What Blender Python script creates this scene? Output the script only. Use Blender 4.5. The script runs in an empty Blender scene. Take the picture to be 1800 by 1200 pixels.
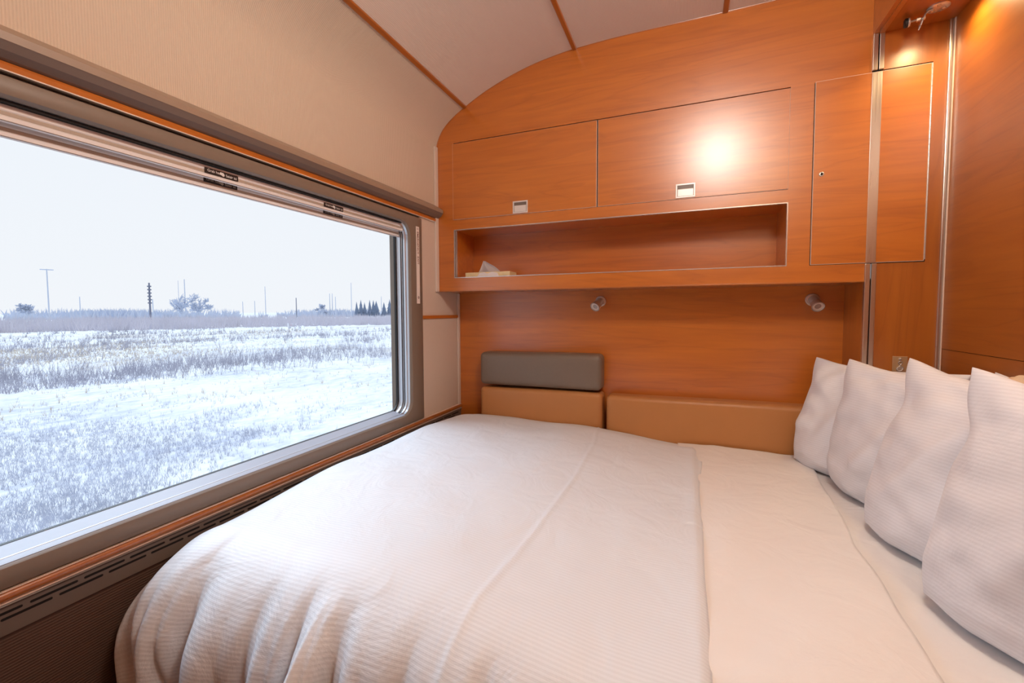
import bpy, bmesh, math, random
import numpy as np
from mathutils import Vector, Matrix, noise

random.seed(7)
H = 1.25                      # eye height above the cabin floor; builders use eye-relative coordinates
SC = bpy.context.scene
COL = SC.collection
PI = math.pi

# ------------------------------------------------------------------ camera
F, YAW, PITCH, ROLL, CX, CY = 767.218, 0.38137, -0.05087, -0.004123, 900.0, 585.42
fw = Vector((-math.sin(YAW)*math.cos(PITCH), math.cos(YAW)*math.cos(PITCH), math.sin(PITCH)))
rt0 = Vector((math.cos(YAW), math.sin(YAW), 0)); up0 = rt0.cross(fw)
rt = rt0*math.cos(ROLL) + up0*math.sin(ROLL); up = -rt0*math.sin(ROLL) + up0*math.cos(ROLL)
cam_d = bpy.data.cameras.new('camera'); cam = bpy.data.objects.new('camera', cam_d); COL.objects.link(cam)
m = Matrix.Identity(4)
for i in range(3):
    m[i][0], m[i][1], m[i][2] = rt[i], up[i], -fw[i]
m[2][3] = H
cam.matrix_world = m
cam_d.sensor_width = 36; cam_d.lens = F/1800*36; cam_d.shift_y = -(600-CY)/1800
cam_d.clip_start = 0.02; cam_d.clip_end = 3000
SC.camera = cam
SC.view_settings.view_transform = 'Standard'
SC.view_settings.look = 'None'
SC.view_settings.exposure = 0; SC.view_settings.gamma = 1

def bearing(px):              # horizontal direction of a landmark outside, read once from the photograph
    d = rt*((px-CX)/F) - up*((543-CY)/F) + fw
    d.z = 0
    return d.normalized()

# ------------------------------------------------------------------ materials
def srgb(r, g, b):
    f = lambda c: (c/255/12.92) if c/255 <= .04045 else ((c/255+.055)/1.055)**2.4
    return (f(r), f(g), f(b), 1)

def new_mat(name):
    mt = bpy.data.materials.new(name); mt.use_nodes = True
    nt = mt.node_tree; b = nt.nodes['Principled BSDF']
    return mt, nt, b

def N(nt, t, **kw):
    n = nt.nodes.new(t)
    for k, v in kw.items():
        if k in ('inputs',):
            for a, c in v.items(): n.inputs[a].default_value = c
        else: setattr(n, k, v)
    return n

def plain(name, col, rough=.5, metal=0, var=.06, scale=30, bump=0, coat=0, spec=.5, stretch=(1,1,1)):
    mt, nt, b = new_mat(name)
    b.inputs['Roughness'].default_value = rough; b.inputs['Metallic'].default_value = metal
    b.inputs['Coat Weight'].default_value = coat
    b.inputs['Specular IOR Level'].default_value = spec
    tc = N(nt, 'ShaderNodeTexCoord'); mp = N(nt, 'ShaderNodeMapping'); mp.inputs['Scale'].default_value = stretch
    ns = N(nt, 'ShaderNodeTexNoise', inputs={'Scale': scale, 'Detail': 4.0})
    mx = N(nt, 'ShaderNodeMix', data_type='RGBA')
    mx.inputs['A'].default_value = [c*(1-var) for c in col[:3]]+[1]
    mx.inputs['B'].default_value = [min(1, c*(1+var)) for c in col[:3]]+[1]
    L = nt.links.new
    L(tc.outputs['Object'], mp.inputs['Vector']); L(mp.outputs['Vector'], ns.inputs['Vector'])
    L(ns.outputs['Fac'], mx.inputs['Factor']); L(mx.outputs['Result'], b.inputs['Base Color'])
    if bump:
        bp = N(nt, 'ShaderNodeBump', inputs={'Strength': 1.0, 'Distance': bump})
        L(ns.outputs['Fac'], bp.inputs['Height']); L(bp.outputs['Normal'], b.inputs['Normal'])
    return mt

def wood(name, axis='X', k=1.0, rough=.33, coat=.9):
    mt, nt, b = new_mat(name); L = nt.links.new
    tc = N(nt, 'ShaderNodeTexCoord'); mp = N(nt, 'ShaderNodeMapping')
    al, ac = .9, 11.0
    mp.inputs['Scale'].default_value = {'X': (al, ac, ac), 'Y': (ac, al, ac), 'Z': (ac, ac, al)}[axis]
    L(tc.outputs['Object'], mp.inputs['Vector'])
    n1 = N(nt, 'ShaderNodeTexNoise', inputs={'Scale': 1.0, 'Detail': 3.0, 'Distortion': .7})
    n2 = N(nt, 'ShaderNodeTexNoise', inputs={'Scale': 3.5, 'Detail': 5.0, 'Distortion': .3})
    L(mp.outputs['Vector'], n1.inputs['Vector']); L(mp.outputs['Vector'], n2.inputs['Vector'])
    # thin cathedral lines: contour bands of the slow noise
    mul = N(nt, 'ShaderNodeMath', operation='MULTIPLY'); mul.inputs[1].default_value = 6.0
    fr = N(nt, 'ShaderNodeMath', operation='FRACT')
    L(n1.outputs['Fac'], mul.inputs[0]); L(mul.outputs[0], fr.inputs[0])
    rl = N(nt, 'ShaderNodeValToRGB'); e = rl.color_ramp.elements
    e[0].position = 0; e[0].color = (.80, .74, .7, 1); e[1].position = .22; e[1].color = (1, 1, 1, 1)
    x = rl.color_ramp.elements.new(.9); x.color = (1, 1, 1, 1); x = rl.color_ramp.elements.new(1); x.color = (.86, .8, .76, 1)
    L(fr.outputs[0], rl.inputs['Fac'])
    rc = N(nt, 'ShaderNodeValToRGB'); e = rc.color_ramp.elements
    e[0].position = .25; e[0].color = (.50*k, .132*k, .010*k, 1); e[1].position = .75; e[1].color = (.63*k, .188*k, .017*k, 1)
    L(n2.outputs['Fac'], rc.inputs['Fac'])
    mx = N(nt, 'ShaderNodeMix', data_type='RGBA', blend_type='MULTIPLY'); mx.inputs['Factor'].default_value = .55
    L(rc.outputs['Color'], mx.inputs['A']); L(rl.outputs['Color'], mx.inputs['B'])
    L(mx.outputs['Result'], b.inputs['Base Color'])
    b.inputs['Roughness'].default_value = rough
    b.inputs['Coat Weight'].default_value = coat; b.inputs['Coat Roughness'].default_value = .3; b.inputs['Coat IOR'].default_value = 1.75
    return mt

def ribbed(name, col, axis, period, depth, rough=.9, ang=0):
    """fine ribs: sine height across one object axis, with a matching slight tint"""
    mt, nt, b = new_mat(name); L = nt.links.new
    tc = N(nt, 'ShaderNodeTexCoord'); sp = N(nt, 'ShaderNodeSeparateXYZ')
    ns = N(nt, 'ShaderNodeTexNoise', inputs={'Scale': 260.0, 'Detail': 2.0})
    L(tc.outputs['Object'], sp.inputs[0]); L(tc.outputs['Object'], ns.inputs['Vector'])
    a = N(nt, 'ShaderNodeMath', operation='MULTIPLY'); a.inputs[1].default_value = 2*PI/period
    L(sp.outputs[axis], a.inputs[0])
    s = N(nt, 'ShaderNodeMath', operation='SINE'); L(a.outputs[0], s.inputs[0])
    ad = N(nt, 'ShaderNodeMath', operation='ADD'); L(s.outputs[0], ad.inputs[0]); L(ns.outputs['Fac'], ad.inputs[1])
    bp = N(nt, 'ShaderNodeBump', inputs={'Strength': 1.0, 'Distance': depth})
    L(ad.outputs[0], bp.inputs['Height']); L(bp.outputs['Normal'], b.inputs['Normal'])
    mr = N(nt, 'ShaderNodeMapRange', inputs={'From Min': -1.0, 'From Max': 2.0, 'To Min': 0.0, 'To Max': 1.0})
    L(ad.outputs[0], mr.inputs['Value'])
    mx = N(nt, 'ShaderNodeMix', data_type='RGBA')
    mx.inputs['A'].default_value = [c*.92 for c in col[:3]]+[1]; mx.inputs['B'].default_value = [min(1, c*1.04) for c in col[:3]]+[1]
    L(mr.outputs['Result'], mx.inputs['Factor']); L(mx.outputs['Result'], b.inputs['Base Color'])
    b.inputs['Roughness'].default_value = rough; b.inputs['Specular IOR Level'].default_value = .25
    return mt

def cloth(name, col, period=.0, amp=.0004, rough=.7):
    mt, nt, b = new_mat(name); L = nt.links.new
    uv = N(nt, 'ShaderNodeUVMap'); tc = N(nt, 'ShaderNodeTexCoord')
    ns = N(nt, 'ShaderNodeTexNoise', inputs={'Scale': 9.0, 'Detail': 5.0, 'Distortion': .8})
    L(tc.outputs['Object'], ns.inputs['Vector'])
    mx = N(nt, 'ShaderNodeMix', data_type='RGBA')
    mx.inputs['A'].default_value = [c*.97 for c in col[:3]]+[1]; mx.inputs['B'].default_value = [min(1, c*1.02) for c in col[:3]]+[1]
    bp = N(nt, 'ShaderNodeBump', inputs={'Strength': .35, 'Distance': .02})
    L(ns.outputs['Fac'], bp.inputs['Height'])
    if period:
        sp = N(nt, 'ShaderNodeSeparateXYZ'); L(uv.outputs[0], sp.inputs[0])
        a = N(nt, 'ShaderNodeMath', operation='MULTIPLY'); a.inputs[1].default_value = 2*PI/period; L(sp.outputs[1], a.inputs[0])
        s = N(nt, 'ShaderNodeMath', operation='SINE'); L(a.outputs[0], s.inputs[0])
        mr = N(nt, 'ShaderNodeMapRange', inputs={'From Min': -.5, 'From Max': .5}); L(s.outputs[0], mr.inputs['Value'])
        mx.inputs['A'].default_value = [c*.965 for c in col[:3]]+[1]
        L(mr.outputs['Result'], mx.inputs['Factor'])
        b2 = N(nt, 'ShaderNodeBump', inputs={'Strength': .6, 'Distance': amp}); L(mr.outputs['Result'], b2.inputs['Height'])
        L(bp.outputs['Normal'], b2.inputs['Normal']); L(b2.outputs['Normal'], b.inputs['Normal'])
    else:
        L(ns.outputs['Fac'], mx.inputs['Factor']); L(bp.outputs['Normal'], b.inputs['Normal'])
    L(mx.outputs['Result'], b.inputs['Base Color'])
    b.inputs['Roughness'].default_value = rough
    b.inputs['Sheen Weight'].default_value = .15
    return mt

def brushed(name, col, rough=.32, axis='Z'):
    mt, nt, b = new_mat(name); L = nt.links.new
    tc = N(nt, 'ShaderNodeTexCoord'); mp = N(nt, 'ShaderNodeMapping')
    mp.inputs['Scale'].default_value = {'Z': (400, 400, 4), 'X': (4, 400, 400), 'Y': (400, 4, 400)}[axis]
    ns = N(nt, 'ShaderNodeTexNoise', inputs={'Scale': 1.0, 'Detail': 2.0})
    mr = N(nt, 'ShaderNodeMapRange', inputs={'To Min': rough-.08, 'To Max': rough+.1})
    L(tc.outputs['Object'], mp.inputs['Vector']); L(mp.outputs['Vector'], ns.inputs['Vector'])
    L(ns.outputs['Fac'], mr.inputs['Value']); L(mr.outputs['Result'], b.inputs['Roughness'])
    b.inputs['Base Color'].default_value = col; b.inputs['Metallic'].default_value = 1
    return mt

def glow(name, col, s):
    mt, nt, b = new_mat(name)
    b.inputs['Base Color'].default_value = col; b.inputs['Emission Color'].default_value = col; b.inputs['Emission Strength'].default_value = s
    return mt

M = {}
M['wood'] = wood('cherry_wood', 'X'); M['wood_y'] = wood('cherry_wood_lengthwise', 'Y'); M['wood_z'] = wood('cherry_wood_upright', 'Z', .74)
M['wood_right'] = wood('cherry_wood_right_wall', 'Y', .70, .4, .4)  # darker cherry copy; the right wall's dim light is put into the colour
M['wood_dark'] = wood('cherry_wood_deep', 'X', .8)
M['fabric'] = ribbed('beige_ribbed_lining', (.69, .575, .455), 1, .0052, .0003)
M['panel'] = plain('beige_panel', (.71, .59, .49, 1), .7, var=.02, scale=60)
M['ceil'] = ribbed('beige_ceiling_lining', (.76, .64, .55), 0, .005, .0002)
M['dado'] = ribbed('brown_ribbed_panel', (.115, .068, .05), 2, .006, .0003, .6)
M['frame'] = plain('taupe_enamel', (.235, .18, .138, 1), .42, var=.02)
M['grille'] = plain('taupe_grille', (.18, .138, .112, 1), .38, var=.03)
M['valance'] = plain('brown_valance', (.20, .14, .108, 1), .45, var=.02)
M['sill'] = brushed('satin_aluminium_reveal', (.62, .63, .66, 1), .33, 'Y')
M['sill_flat'] = plain('sky_tinted_sill', (.40, .44, .53, 1), .35, var=.02)  # pale blue of the reflected sky put into the sill colour
M['plate'] = plain('brass_toned_plate', (.52, .34, .19, 1), .4, .3, .04)
M['valance_lit'] = plain('lit_valance_nose', (.34, .245, .175, 1), .45, var=.02)  # lit upper face and nose of the valance, lightness put into the colour
M['rubber'] = plain('black_rubber', (.012, .011, .011, 1), .5)
M['black'] = plain('matt_black', (.008, .006, .005, 1), .8)
M['cream'] = plain('cream_trim', (.74, .63, .54, 1), .5, var=.02)
M['blind'] = plain('cream_blind', (.92, .89, .87, 1), .5, var=.02)
M['blind_dark'] = plain('tan_blind_groove', (.5, .41, .33, 1), .6, var=.02)
M['steel'] = brushed('brushed_steel', (.70, .64, .58, 1), .3, 'Z')
M['chrome'] = plain('satin_chrome', (.74, .70, .67, 1), .25, .65, .03)
M['white_metal'] = plain('pale_latch_metal', (.82, .78, .75, 1), .35, metal=.3, var=.02)
M['edge'] = plain('pale_edge_band', (.80, .62, .52, 1), .35, var=.04)
M['gap'] = plain('dark_gap', (.02, .008, .005, 1), .8)
M['leather'] = plain('tan_leather', (.52, .225, .072, 1), .42, var=.05, scale=14, bump=.0006)
M['leather_grey'] = plain('taupe_leather', (.20, .152, .115, 1), .4, var=.04, scale=60, bump=.0004)
M['duvet'] = cloth('striped_white_sateen', (.755, .80, .855), .0085, .0002, .5)
M['sheet'] = cloth('white_sheet', (.84, .81, .785), 0, rough=.65)
M['pillow'] = cloth('striped_white_pillowcase', (.80, .805, .87), .0075, .00015, .6)
M['beige_cloth'] = plain('beige_ticking', (.72, .53, .36, 1), .8, var=.04)
M['lens'] = plain('pale_lens', (.75, .66, .6, 1), .15, var=.02)
M['lamp_on'] = glow('lit_lamp_glass', (1, .8, .5, 1), 12)
M['label'] = plain('black_label', (.022, .012, .01, 1), .5)
M['white'] = plain('white_print', (.85, .82, .8, 1), .6, var=.01)
M['sticker'] = plain('white_sticker', (.90, .83, .78, 1), .5, var=.01)
M['brown_print'] = plain('brown_print', (.22, .07, .035, 1), .6, var=.01)
M['tissue_box'] = plain('cream_yellow_card', (.80, .66, .38, 1), .6, var=.18, scale=45)
M['tissue'] = plain('white_tissue', (.86, .82, .82, 1), .9, var=.02, bump=.001)
M['carpet'] = plain('grey_brown_carpet', (.10, .075, .06, 1), .95, var=.3, scale=220, bump=.002)
M['ply'] = plain('bed_base_board', (.16, .12, .10, 1), .7)

# ------------------------------------------------------------------ builders (eye-relative metres)
def finish(name, bm, mat, parent=None, smooth=False, anchor=None, label=None, cat=None, group=None, kind=None, uv=None):
    me = bpy.data.meshes.new(name)
    vs = [v.co for v in bm.verts]
    if parent is not None:
        root = parent
        while root.parent: root = root.parent
        off = Vector(root.location)
    else:
        if anchor is None:
            xs = [v.x for v in vs]; ys = [v.y for v in vs]; zs = [v.z for v in vs]
            anchor = ((min(xs)+max(xs))/2, (min(ys)+max(ys))/2, min(zs))
        off = Vector(anchor) + Vector((0, 0, H))
    sh = Vector((0, 0, H)) - off
    for v in bm.verts: v.co += sh
    bmesh.ops.recalc_face_normals(bm, faces=bm.faces)
    if smooth:
        for f in bm.faces: f.smooth = True
    bm.to_mesh(me); bm.free()
    me.materials.append(mat)
    o = bpy.data.objects.new(name, me); COL.objects.link(o)
    if parent is not None: o.parent = parent
    else: o.location = off
    setp(o, label, cat, group, kind)
    return o

def setp(o, label=None, cat=None, group=None, kind=None):
    if label: o['label'] = label
    if cat: o['category'] = cat
    if group: o['group'] = group
    if kind: o['kind'] = kind

def root(name, loc, label, cat, group=None):
    o = bpy.data.objects.new(name, None); COL.objects.link(o)
    o.location = (loc[0], loc[1], loc[2]+H); o.empty_display_size = .05
    setp(o, label, cat, group)
    return o

def box(bm, x0, x1, y0, y1, z0, z1, bev=0, seg=2):
    b2 = bmesh.new()
    bmesh.ops.create_cube(b2, size=1)
    for v in b2.verts:
        v.co = Vector(((x0+x1)/2+v.co.x*(x1-x0), (y0+y1)/2+v.co.y*(y1-y0), (z0+z1)/2+v.co.z*(z1-z0)))
    if bev: bmesh.ops.bevel(b2, geom=list(b2.edges), offset=bev, segments=seg, profile=.5, affect='EDGES')
    merge(bm, b2)

def merge(bm, b2):
    me = bpy.data.meshes.new('tmp'); b2.to_mesh(me); b2.free(); bm.from_mesh(me); bpy.data.meshes.remove(me)

def bx(*a, **k):
    bm = bmesh.new(); box(bm, *a, **k); return bm

def prism(bm, prof, fn, a, b):
    """closed profile prof [(u,v)], swept from parameter a to b; fn(u,v,t) -> point"""
    A = [bm.verts.new(fn(u, v, a)) for u, v in prof]; B = [bm.verts.new(fn(u, v, b)) for u, v in prof]
    n = len(prof)
    for i in range(n): bm.faces.new((A[i], A[(i+1) % n], B[(i+1) % n], B[i]))
    bm.faces.new(A); bm.faces.new(B[::-1])

def tube(bm, p0, p1, r0, r1=None, seg=24, caps=True):
    r1 = r0 if r1 is None else r1
    p0, p1 = Vector(p0), Vector(p1); d = (p1-p0).normalized()
    a = d.orthogonal().normalized(); b = d.cross(a)
    A = [bm.verts.new(p0+(a*math.cos(2*PI*i/seg)+b*math.sin(2*PI*i/seg))*r0) for i in range(seg)]
    B = [bm.verts.new(p1+(a*math.cos(2*PI*i/seg)+b*math.sin(2*PI*i/seg))*r1) for i in range(seg)]
    for i in range(seg): bm.faces.new((A[i], A[(i+1) % seg], B[(i+1) % seg], B[i]))
    if caps: bm.faces.new(A[::-1]); bm.faces.new(B)

def lathe(bm, p0, d, prof, seg=32):
    """prof [(along, radius)] turned about the axis d through p0"""
    p0 = Vector(p0); d = Vector(d).normalized(); a = d.orthogonal().normalized(); b = d.cross(a)
    rings = []
    for t, r in prof:
        rings.append([bm.verts.new(p0+d*t+(a*math.cos(2*PI*i/seg)+b*math.sin(2*PI*i/seg))*r) for i in range(seg)])
    for q in range(len(rings)-1):
        for i in range(seg):
            bm.faces.new((rings[q][i], rings[q][(i+1) % seg], rings[q+1][(i+1) % seg], rings[q+1][i]))
    bm.faces.new(rings[0][::-1]); bm.faces.new(rings[-1])

def torus(bm, c, n, R, r, seg=28, s2=10, sq=1.0):
    c = Vector(c); n = Vector(n).normalized(); a = n.orthogonal().normalized(); b = n.cross(a)
    V = []
    for i in range(seg):
        t = 2*PI*i/seg; e = a*math.cos(t)+b*math.sin(t)*sq
        V.append([bm.verts.new(c+e*R+(e*math.cos(2*PI*j/s2)+n*math.sin(2*PI*j/s2))*r) for j in range(s2)])
    for i in range(seg):
        for j in range(s2):
            bm.faces.new((V[i][j], V[(i+1) % seg][j], V[(i+1) % seg][(j+1) % s2], V[i][(j+1) % s2]))

def rrect(y0, y1, z0, z1, r, k=8):
    """rounded rectangle loop in (y,z)"""
    out = []
    for cy, cz, a0 in ((y1-r, z1-r, 0), (y0+r, z1-r, PI/2), (y0+r, z0+r, PI), (y1-r, z0+r, 1.5*PI)):
        for i in range(k+1):
            a = a0+PI/2*i/k; out.append((cy+r*math.cos(a), cz+r*math.sin(a)))
    return out

def loops(bm, Ls):
    V = [[bm.verts.new(p) for p in L] for L in Ls]
    n = len(V[0])
    for q in range(len(V)-1):
        for i in range(n):
            bm.faces.new((V[q][i], V[q][(i+1) % n], V[q+1][(i+1) % n], V[q+1][i]))
    return V

def smooth_by_angle(o, deg=35):
    me = o.data
    for p in me.polygons: p.use_smooth = True
    try: me.set_sharp_from_angle(angle=math.radians(deg))
    except Exception: pass

def frame_ring(bm, x0, x1, z0, z1, w, y0, y1):
    """thin rectangular ring on the back wall plane"""
    box(bm, x0, x1, y0, y1, z1-w, z1); box(bm, x0, x1, y0, y1, z0, z0+w)
    box(bm, x0, x0+w, y0, y1, z0+w, z1-w); box(bm, x1-w, x1, y0, y1, z0+w, z1-w)

def text_mesh(name, s, size, origin, ax, ay, mat, parent, align='LEFT'):
    cu = bpy.data.curves.new(name, 'FONT'); cu.body = s; cu.size = size; cu.align_x = align; cu.align_y = 'CENTER'
    cu.offset = size*.012
    t = bpy.data.objects.new(name, cu); COL.objects.link(t)
    dg = bpy.context.evaluated_depsgraph_get(); dg.update()
    me = bpy.data.meshes.new_from_object(t.evaluated_get(dg))
    bpy.data.objects.remove(t); bpy.data.curves.remove(cu)
    bm = bmesh.new(); bm.from_mesh(me); bpy.data.meshes.remove(me)
    ax, ay, o = Vector(ax), Vector(ay), Vector(origin)
    for v in bm.verts: v.co = o+ax*v.co.x+ay*v.co.y
    return finish(name, bm, mat, parent)

S = dict(kind='structure')
XW, XR, YC, YB, YF = -1.2, .82, 1.963, 2.183, -1.35
ZF, ZC = -H, 1.169

# ------------------------------------------------------------------ room shell
finish('floor', bx(XW-.05, XR+.1, YF-.05, YB+.1, ZF-.05, ZF), M['carpet'], **S)
key = [(-1.2, .70), (-1.2, .79), (-1.197, .84), (-1.170, .897), (-1.133, .938), (-1.088, .972), (-1.033, 1.003), (-.95, 1.045), (-.87, 1.078),
       (-.77, 1.111), (-.669, 1.136), (-.57, 1.152), (-.482, 1.161), (-.36, 1.167), (-.26, 1.169), (.122, 1.169), (.86, 1.169)]
def catmull(P, n=6):
    out = []
    for i in range(len(P)-1):
        a, b, c, d = P[max(i-1, 0)], P[i], P[i+1], P[min(i+2, len(P)-1)]
        for k in range(n):
            t = k/n
            out.append(tuple(.5*((2*b[j])+(-a[j]+c[j])*t+(2*a[j]-5*b[j]+4*c[j]-d[j])*t*t+(-a[j]+3*b[j]-3*c[j]+d[j])*t**3) for j in (0, 1)))
    out.append(P[-1]); return out
vault = catmull(key)
def vault_sheet(pts, y0, y1, thick=.03):
    bm = bmesh.new(); n = len(pts); q = []
    for i, (x, z) in enumerate(pts):
        a = pts[max(i-1, 0)]; b = pts[min(i+1, n-1)]; t = Vector((b[0]-a[0], b[1]-a[1])).normalized(); nn = Vector((-t.y, t.x))
        q.append([bm.verts.new((x, y0, z)), bm.verts.new((x, y1, z)), bm.verts.new((x+nn.x*thick, y1, z+nn.y*thick)), bm.verts.new((x+nn.x*thick, y0, z+nn.y*thick))])
    for i in range(n-1):
        for j in range(4): bm.faces.new((q[i][j], q[i][(j+1) % 4], q[i+1][(j+1) % 4], q[i+1][j]))
    bm.faces.new(q[0]); bm.faces.new(q[-1][::-1])
    return bm
iS = min(range(len(vault)), key=lambda i: abs(vault[i][0]+1.033))
o = finish('ceiling', vault_sheet(vault[iS:], YF, YB+.05), M['ceil'], smooth=False, **S); smooth_by_angle(o, 30)
# wall_left: lining above the window, curved up to the first ceiling strip
bm = vault_sheet([(-1.2, .4605), (-1.2, .58)]+vault[:iS+1], YF, YB+.05)
o = finish('wall_left', bm, M['fabric'], anchor=(XW, 0, 0), **S); smooth_by_angle(o, 30)
# smooth beige panels beside the window, brown panel below
bm = bmesh.new()
box(bm, XW-.03, XW, 1.80, YB+.05, -.03, .4595); box(bm, XW-.03, XW+.002, 1.812, 2.158, -.524, -.038, .002); box(bm, XW-.03, XW, 1.8, YB+.05, -.56, -.03)
box(bm, XW-.03, XW, YF, .21, -.56, .46)
finish('wall_left_panel', bm, M['panel'], **S)
finish('wall_left_lower', bx(XW-.03, XW, YF, YB+.05, ZF, -.561), M['dado'], **S)
# outer skin hides light leaks around the window cut-out
bm = bmesh.new()
box(bm, XW-.12, XW-.03, YF, YB+.05, ZF, -.49); box(bm, XW-.12, XW-.03, YF, YB+.05, .42, 1.1)
box(bm, XW-.12, XW-.03, YF, .28, -.49, .42); box(bm, XW-.12, XW-.03, 1.73, YB+.05, -.49, .42)
finish('wall_left_shell', bm, M['frame'], **S)
# back wall behind the seats, return beside the niche, bulkhead panel under the vault
bm = bmesh.new()
box(bm, XW, .6, YB, YB+.03, ZF, .12)
finish('wall_back', bm, M['wood'], **S)
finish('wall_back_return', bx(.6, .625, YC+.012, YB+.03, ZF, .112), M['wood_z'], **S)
bm = bmesh.new()
prof = [(x, z) for x, z in vault if z > .846 and x < .6]
prof = [(-1.2, .846)]+prof+[(.6, ZC), (.6, .846)]
prism(bm, prof, lambda u, v, t: (u, t, v), YC, YC+.02)
finish('wall_back_bulkhead', bm, M['wood'], **S)
bm = bmesh.new()
box(bm, .628, XR, YC, YC+.02, ZF, .166); box(bm, .628, XR, YC, YC+.02, .846, .974); box(bm, .768, XR, YC, YC+.02, .166, .846)
finish('wall_back_pilaster', bm, M['wood_z'], **S)
finish('wall_back_core', bx(XW, XR+.03, YC+.022, YB+.04, .846, ZC+.03), M['gap'], **S)
finish('wall_back_core_side', bx(.626, XR+.03, YC+.022, YB+.04, ZF, .84), M['gap'], **S)
bm = bmesh.new(); box(bm, XR, XR+.03, YF, YC+.02, -.1365, ZC); box(bm, XR+.001, XR+.03, YF, YC+.02, ZF, -.1385)
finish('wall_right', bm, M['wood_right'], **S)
finish('wall_right_seam', bx(XR+.004, XR+.03, YF, YC+.02, -.139, -.136), M['gap'], **S)
finish('wall_front', bx(XW, XR+.03, YF-.03, YF, ZF, ZC+.03), M['wood'], **S)
# ceiling strips
k = 1
def strip(xc, w=.02, th=.006):
    global k
    i = min(range(1, len(vault)-1), key=lambda i: abs(vault[i][0]-xc)); a, b = vault[i-1], vault[i+1]
    t = Vector((b[0]-a[0], b[1]-a[1])).normalized(); nn = Vector((t.y, -t.x)); c = Vector((xc, vault[i][1]+(xc-vault[i][0])*t.y/t.x))
    P = [c-t*w/2+nn*-.004, c-t*w/2+nn*th*.5, c-t*w*.35+nn*th, c+t*w*.35+nn*th, c+t*w/2+nn*th*.5, c+t*w/2-nn*.004]
    bm = bmesh.new(); prism(bm, [(p.x, p.y) for p in P], lambda u, v, y: (u, y, v), YF, YC)
    finish('trim_%d' % k, bm, M['wood_right'], **S); k += 1
for xc in (-1.033, -.482, .122): strip(xc)
# thin dark shadow line where vault meets the bulkhead
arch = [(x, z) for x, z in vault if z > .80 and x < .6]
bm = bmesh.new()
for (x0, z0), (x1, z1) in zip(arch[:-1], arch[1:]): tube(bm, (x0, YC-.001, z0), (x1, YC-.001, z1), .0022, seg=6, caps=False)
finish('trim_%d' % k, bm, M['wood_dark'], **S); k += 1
# valance, upper strip, lower strip, corner posts
bm = bmesh.new()
prism(bm, [(-1.2, .538), (-1.163, .514), (-1.160, .511), (-1.160, .496), (-1.170, .4825), (-1.185, .4735), (-1.2, .469)], lambda u, v, y: (u, y, v), YF, 1.957)
o = finish('trim_%d' % k, bm, M['valance'], **S); k += 1
bm = bmesh.new()  # thin overlay on the valance's upper face and nose, coloured as if lit
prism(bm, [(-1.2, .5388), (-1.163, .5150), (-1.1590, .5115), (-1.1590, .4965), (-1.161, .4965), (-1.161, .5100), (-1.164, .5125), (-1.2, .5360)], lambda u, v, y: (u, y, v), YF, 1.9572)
finish('trim_%d' % k, bm, M['valance_lit'], **S); k += 1
bm = bmesh.new()
prism(bm, [(-1.2, .472), (-1.192, .470), (-1.189, .463), (-1.191, .455), (-1.2, .4545)], lambda u, v, y: (u, y, v), YF, 1.95)
o = finish('trim_%d' % k, bm, M['wood_y'], **S); k += 1
finish('trim_%d' % k, bx(-1.2, -1.1905, YF, 1.95, .4525, .455), M['cream'], **S); k += 1
bm = bmesh.new()
prism(bm, [(-1.2, -.525), (-1.189, -.527), (-1.184, -.532), (-1.184, -.540), (-1.188, -.545), (-1.2, -.547)], lambda u, v, y: (u, y, v), YF, YB)
o = finish('trim_%d' % k, bm, M['wood_z'], **S); k += 1; smooth_by_angle(o, 60)
bm = bmesh.new(); box(bm, -1.2, -1.187, YF, YB, -.5268, -.5245, .0008); box(bm, -1.2, -1.185, YF, YB, -.5486, -.5466, .0008)  # upper pale line is the strip's edge reflection, put in as a bead
finish('trim_%d' % k, bm, M['edge'], **S); k += 1
bm = bmesh.new(); box(bm, XW, XW+.008, 1.8, YB, -.037, -.021, .002)
finish('trim_%d' % k, bm, M['wood_y'], **S); k += 1
bm = bmesh.new(); box(bm, XW, XW+.012, 1.935, YC-.001, .1, .83, .003); box(bm, XW, XW+.010, 2.160, YB, -.53, .098, .003)
finish('trim_%d' % k, bm, M['cream'], **S); k += 1
# steel posts up the pilaster edge, above and below the cupboard door; corner bead at the right wall
for z0, z1 in ((ZF, .166), (.846, .973)):
    bm = bmesh.new(); box(bm, .597, .6125, YC-.008, YC+.012, z0, z1, .002); box(bm, .6155, .631, YC-.008, YC+.012, z0, z1, .002)
    finish('trim_%d' % k, bm, M['steel'], **S); k += 1
bm = bmesh.new(); box(bm, .806, .8145, YC-.008, YC, ZF, .974, .002)
finish('trim_%d' % k, bm, M['steel'], **S); k += 1
bm = bmesh.new(); box(bm, .8165, .82, YC-.012, YC, ZF, .974, .001)
finish('trim_%d' % k, bm, M['edge'], **S); k += 1
# boxed soffit over the pillow end, with its edge rail
bm = bmesh.new(); box(bm, .612, XR, YF, YC+.02, .974, ZC+.01)
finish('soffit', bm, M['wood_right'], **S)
bm = bmesh.new(); box(bm, .597, .6125, YF, YC, .972, ZC+.01); box(bm, .6125, .628, YF, YC, .969, .9745, .001)
finish('soffit_edge', bm, M['wood_dark'], **S)

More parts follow.
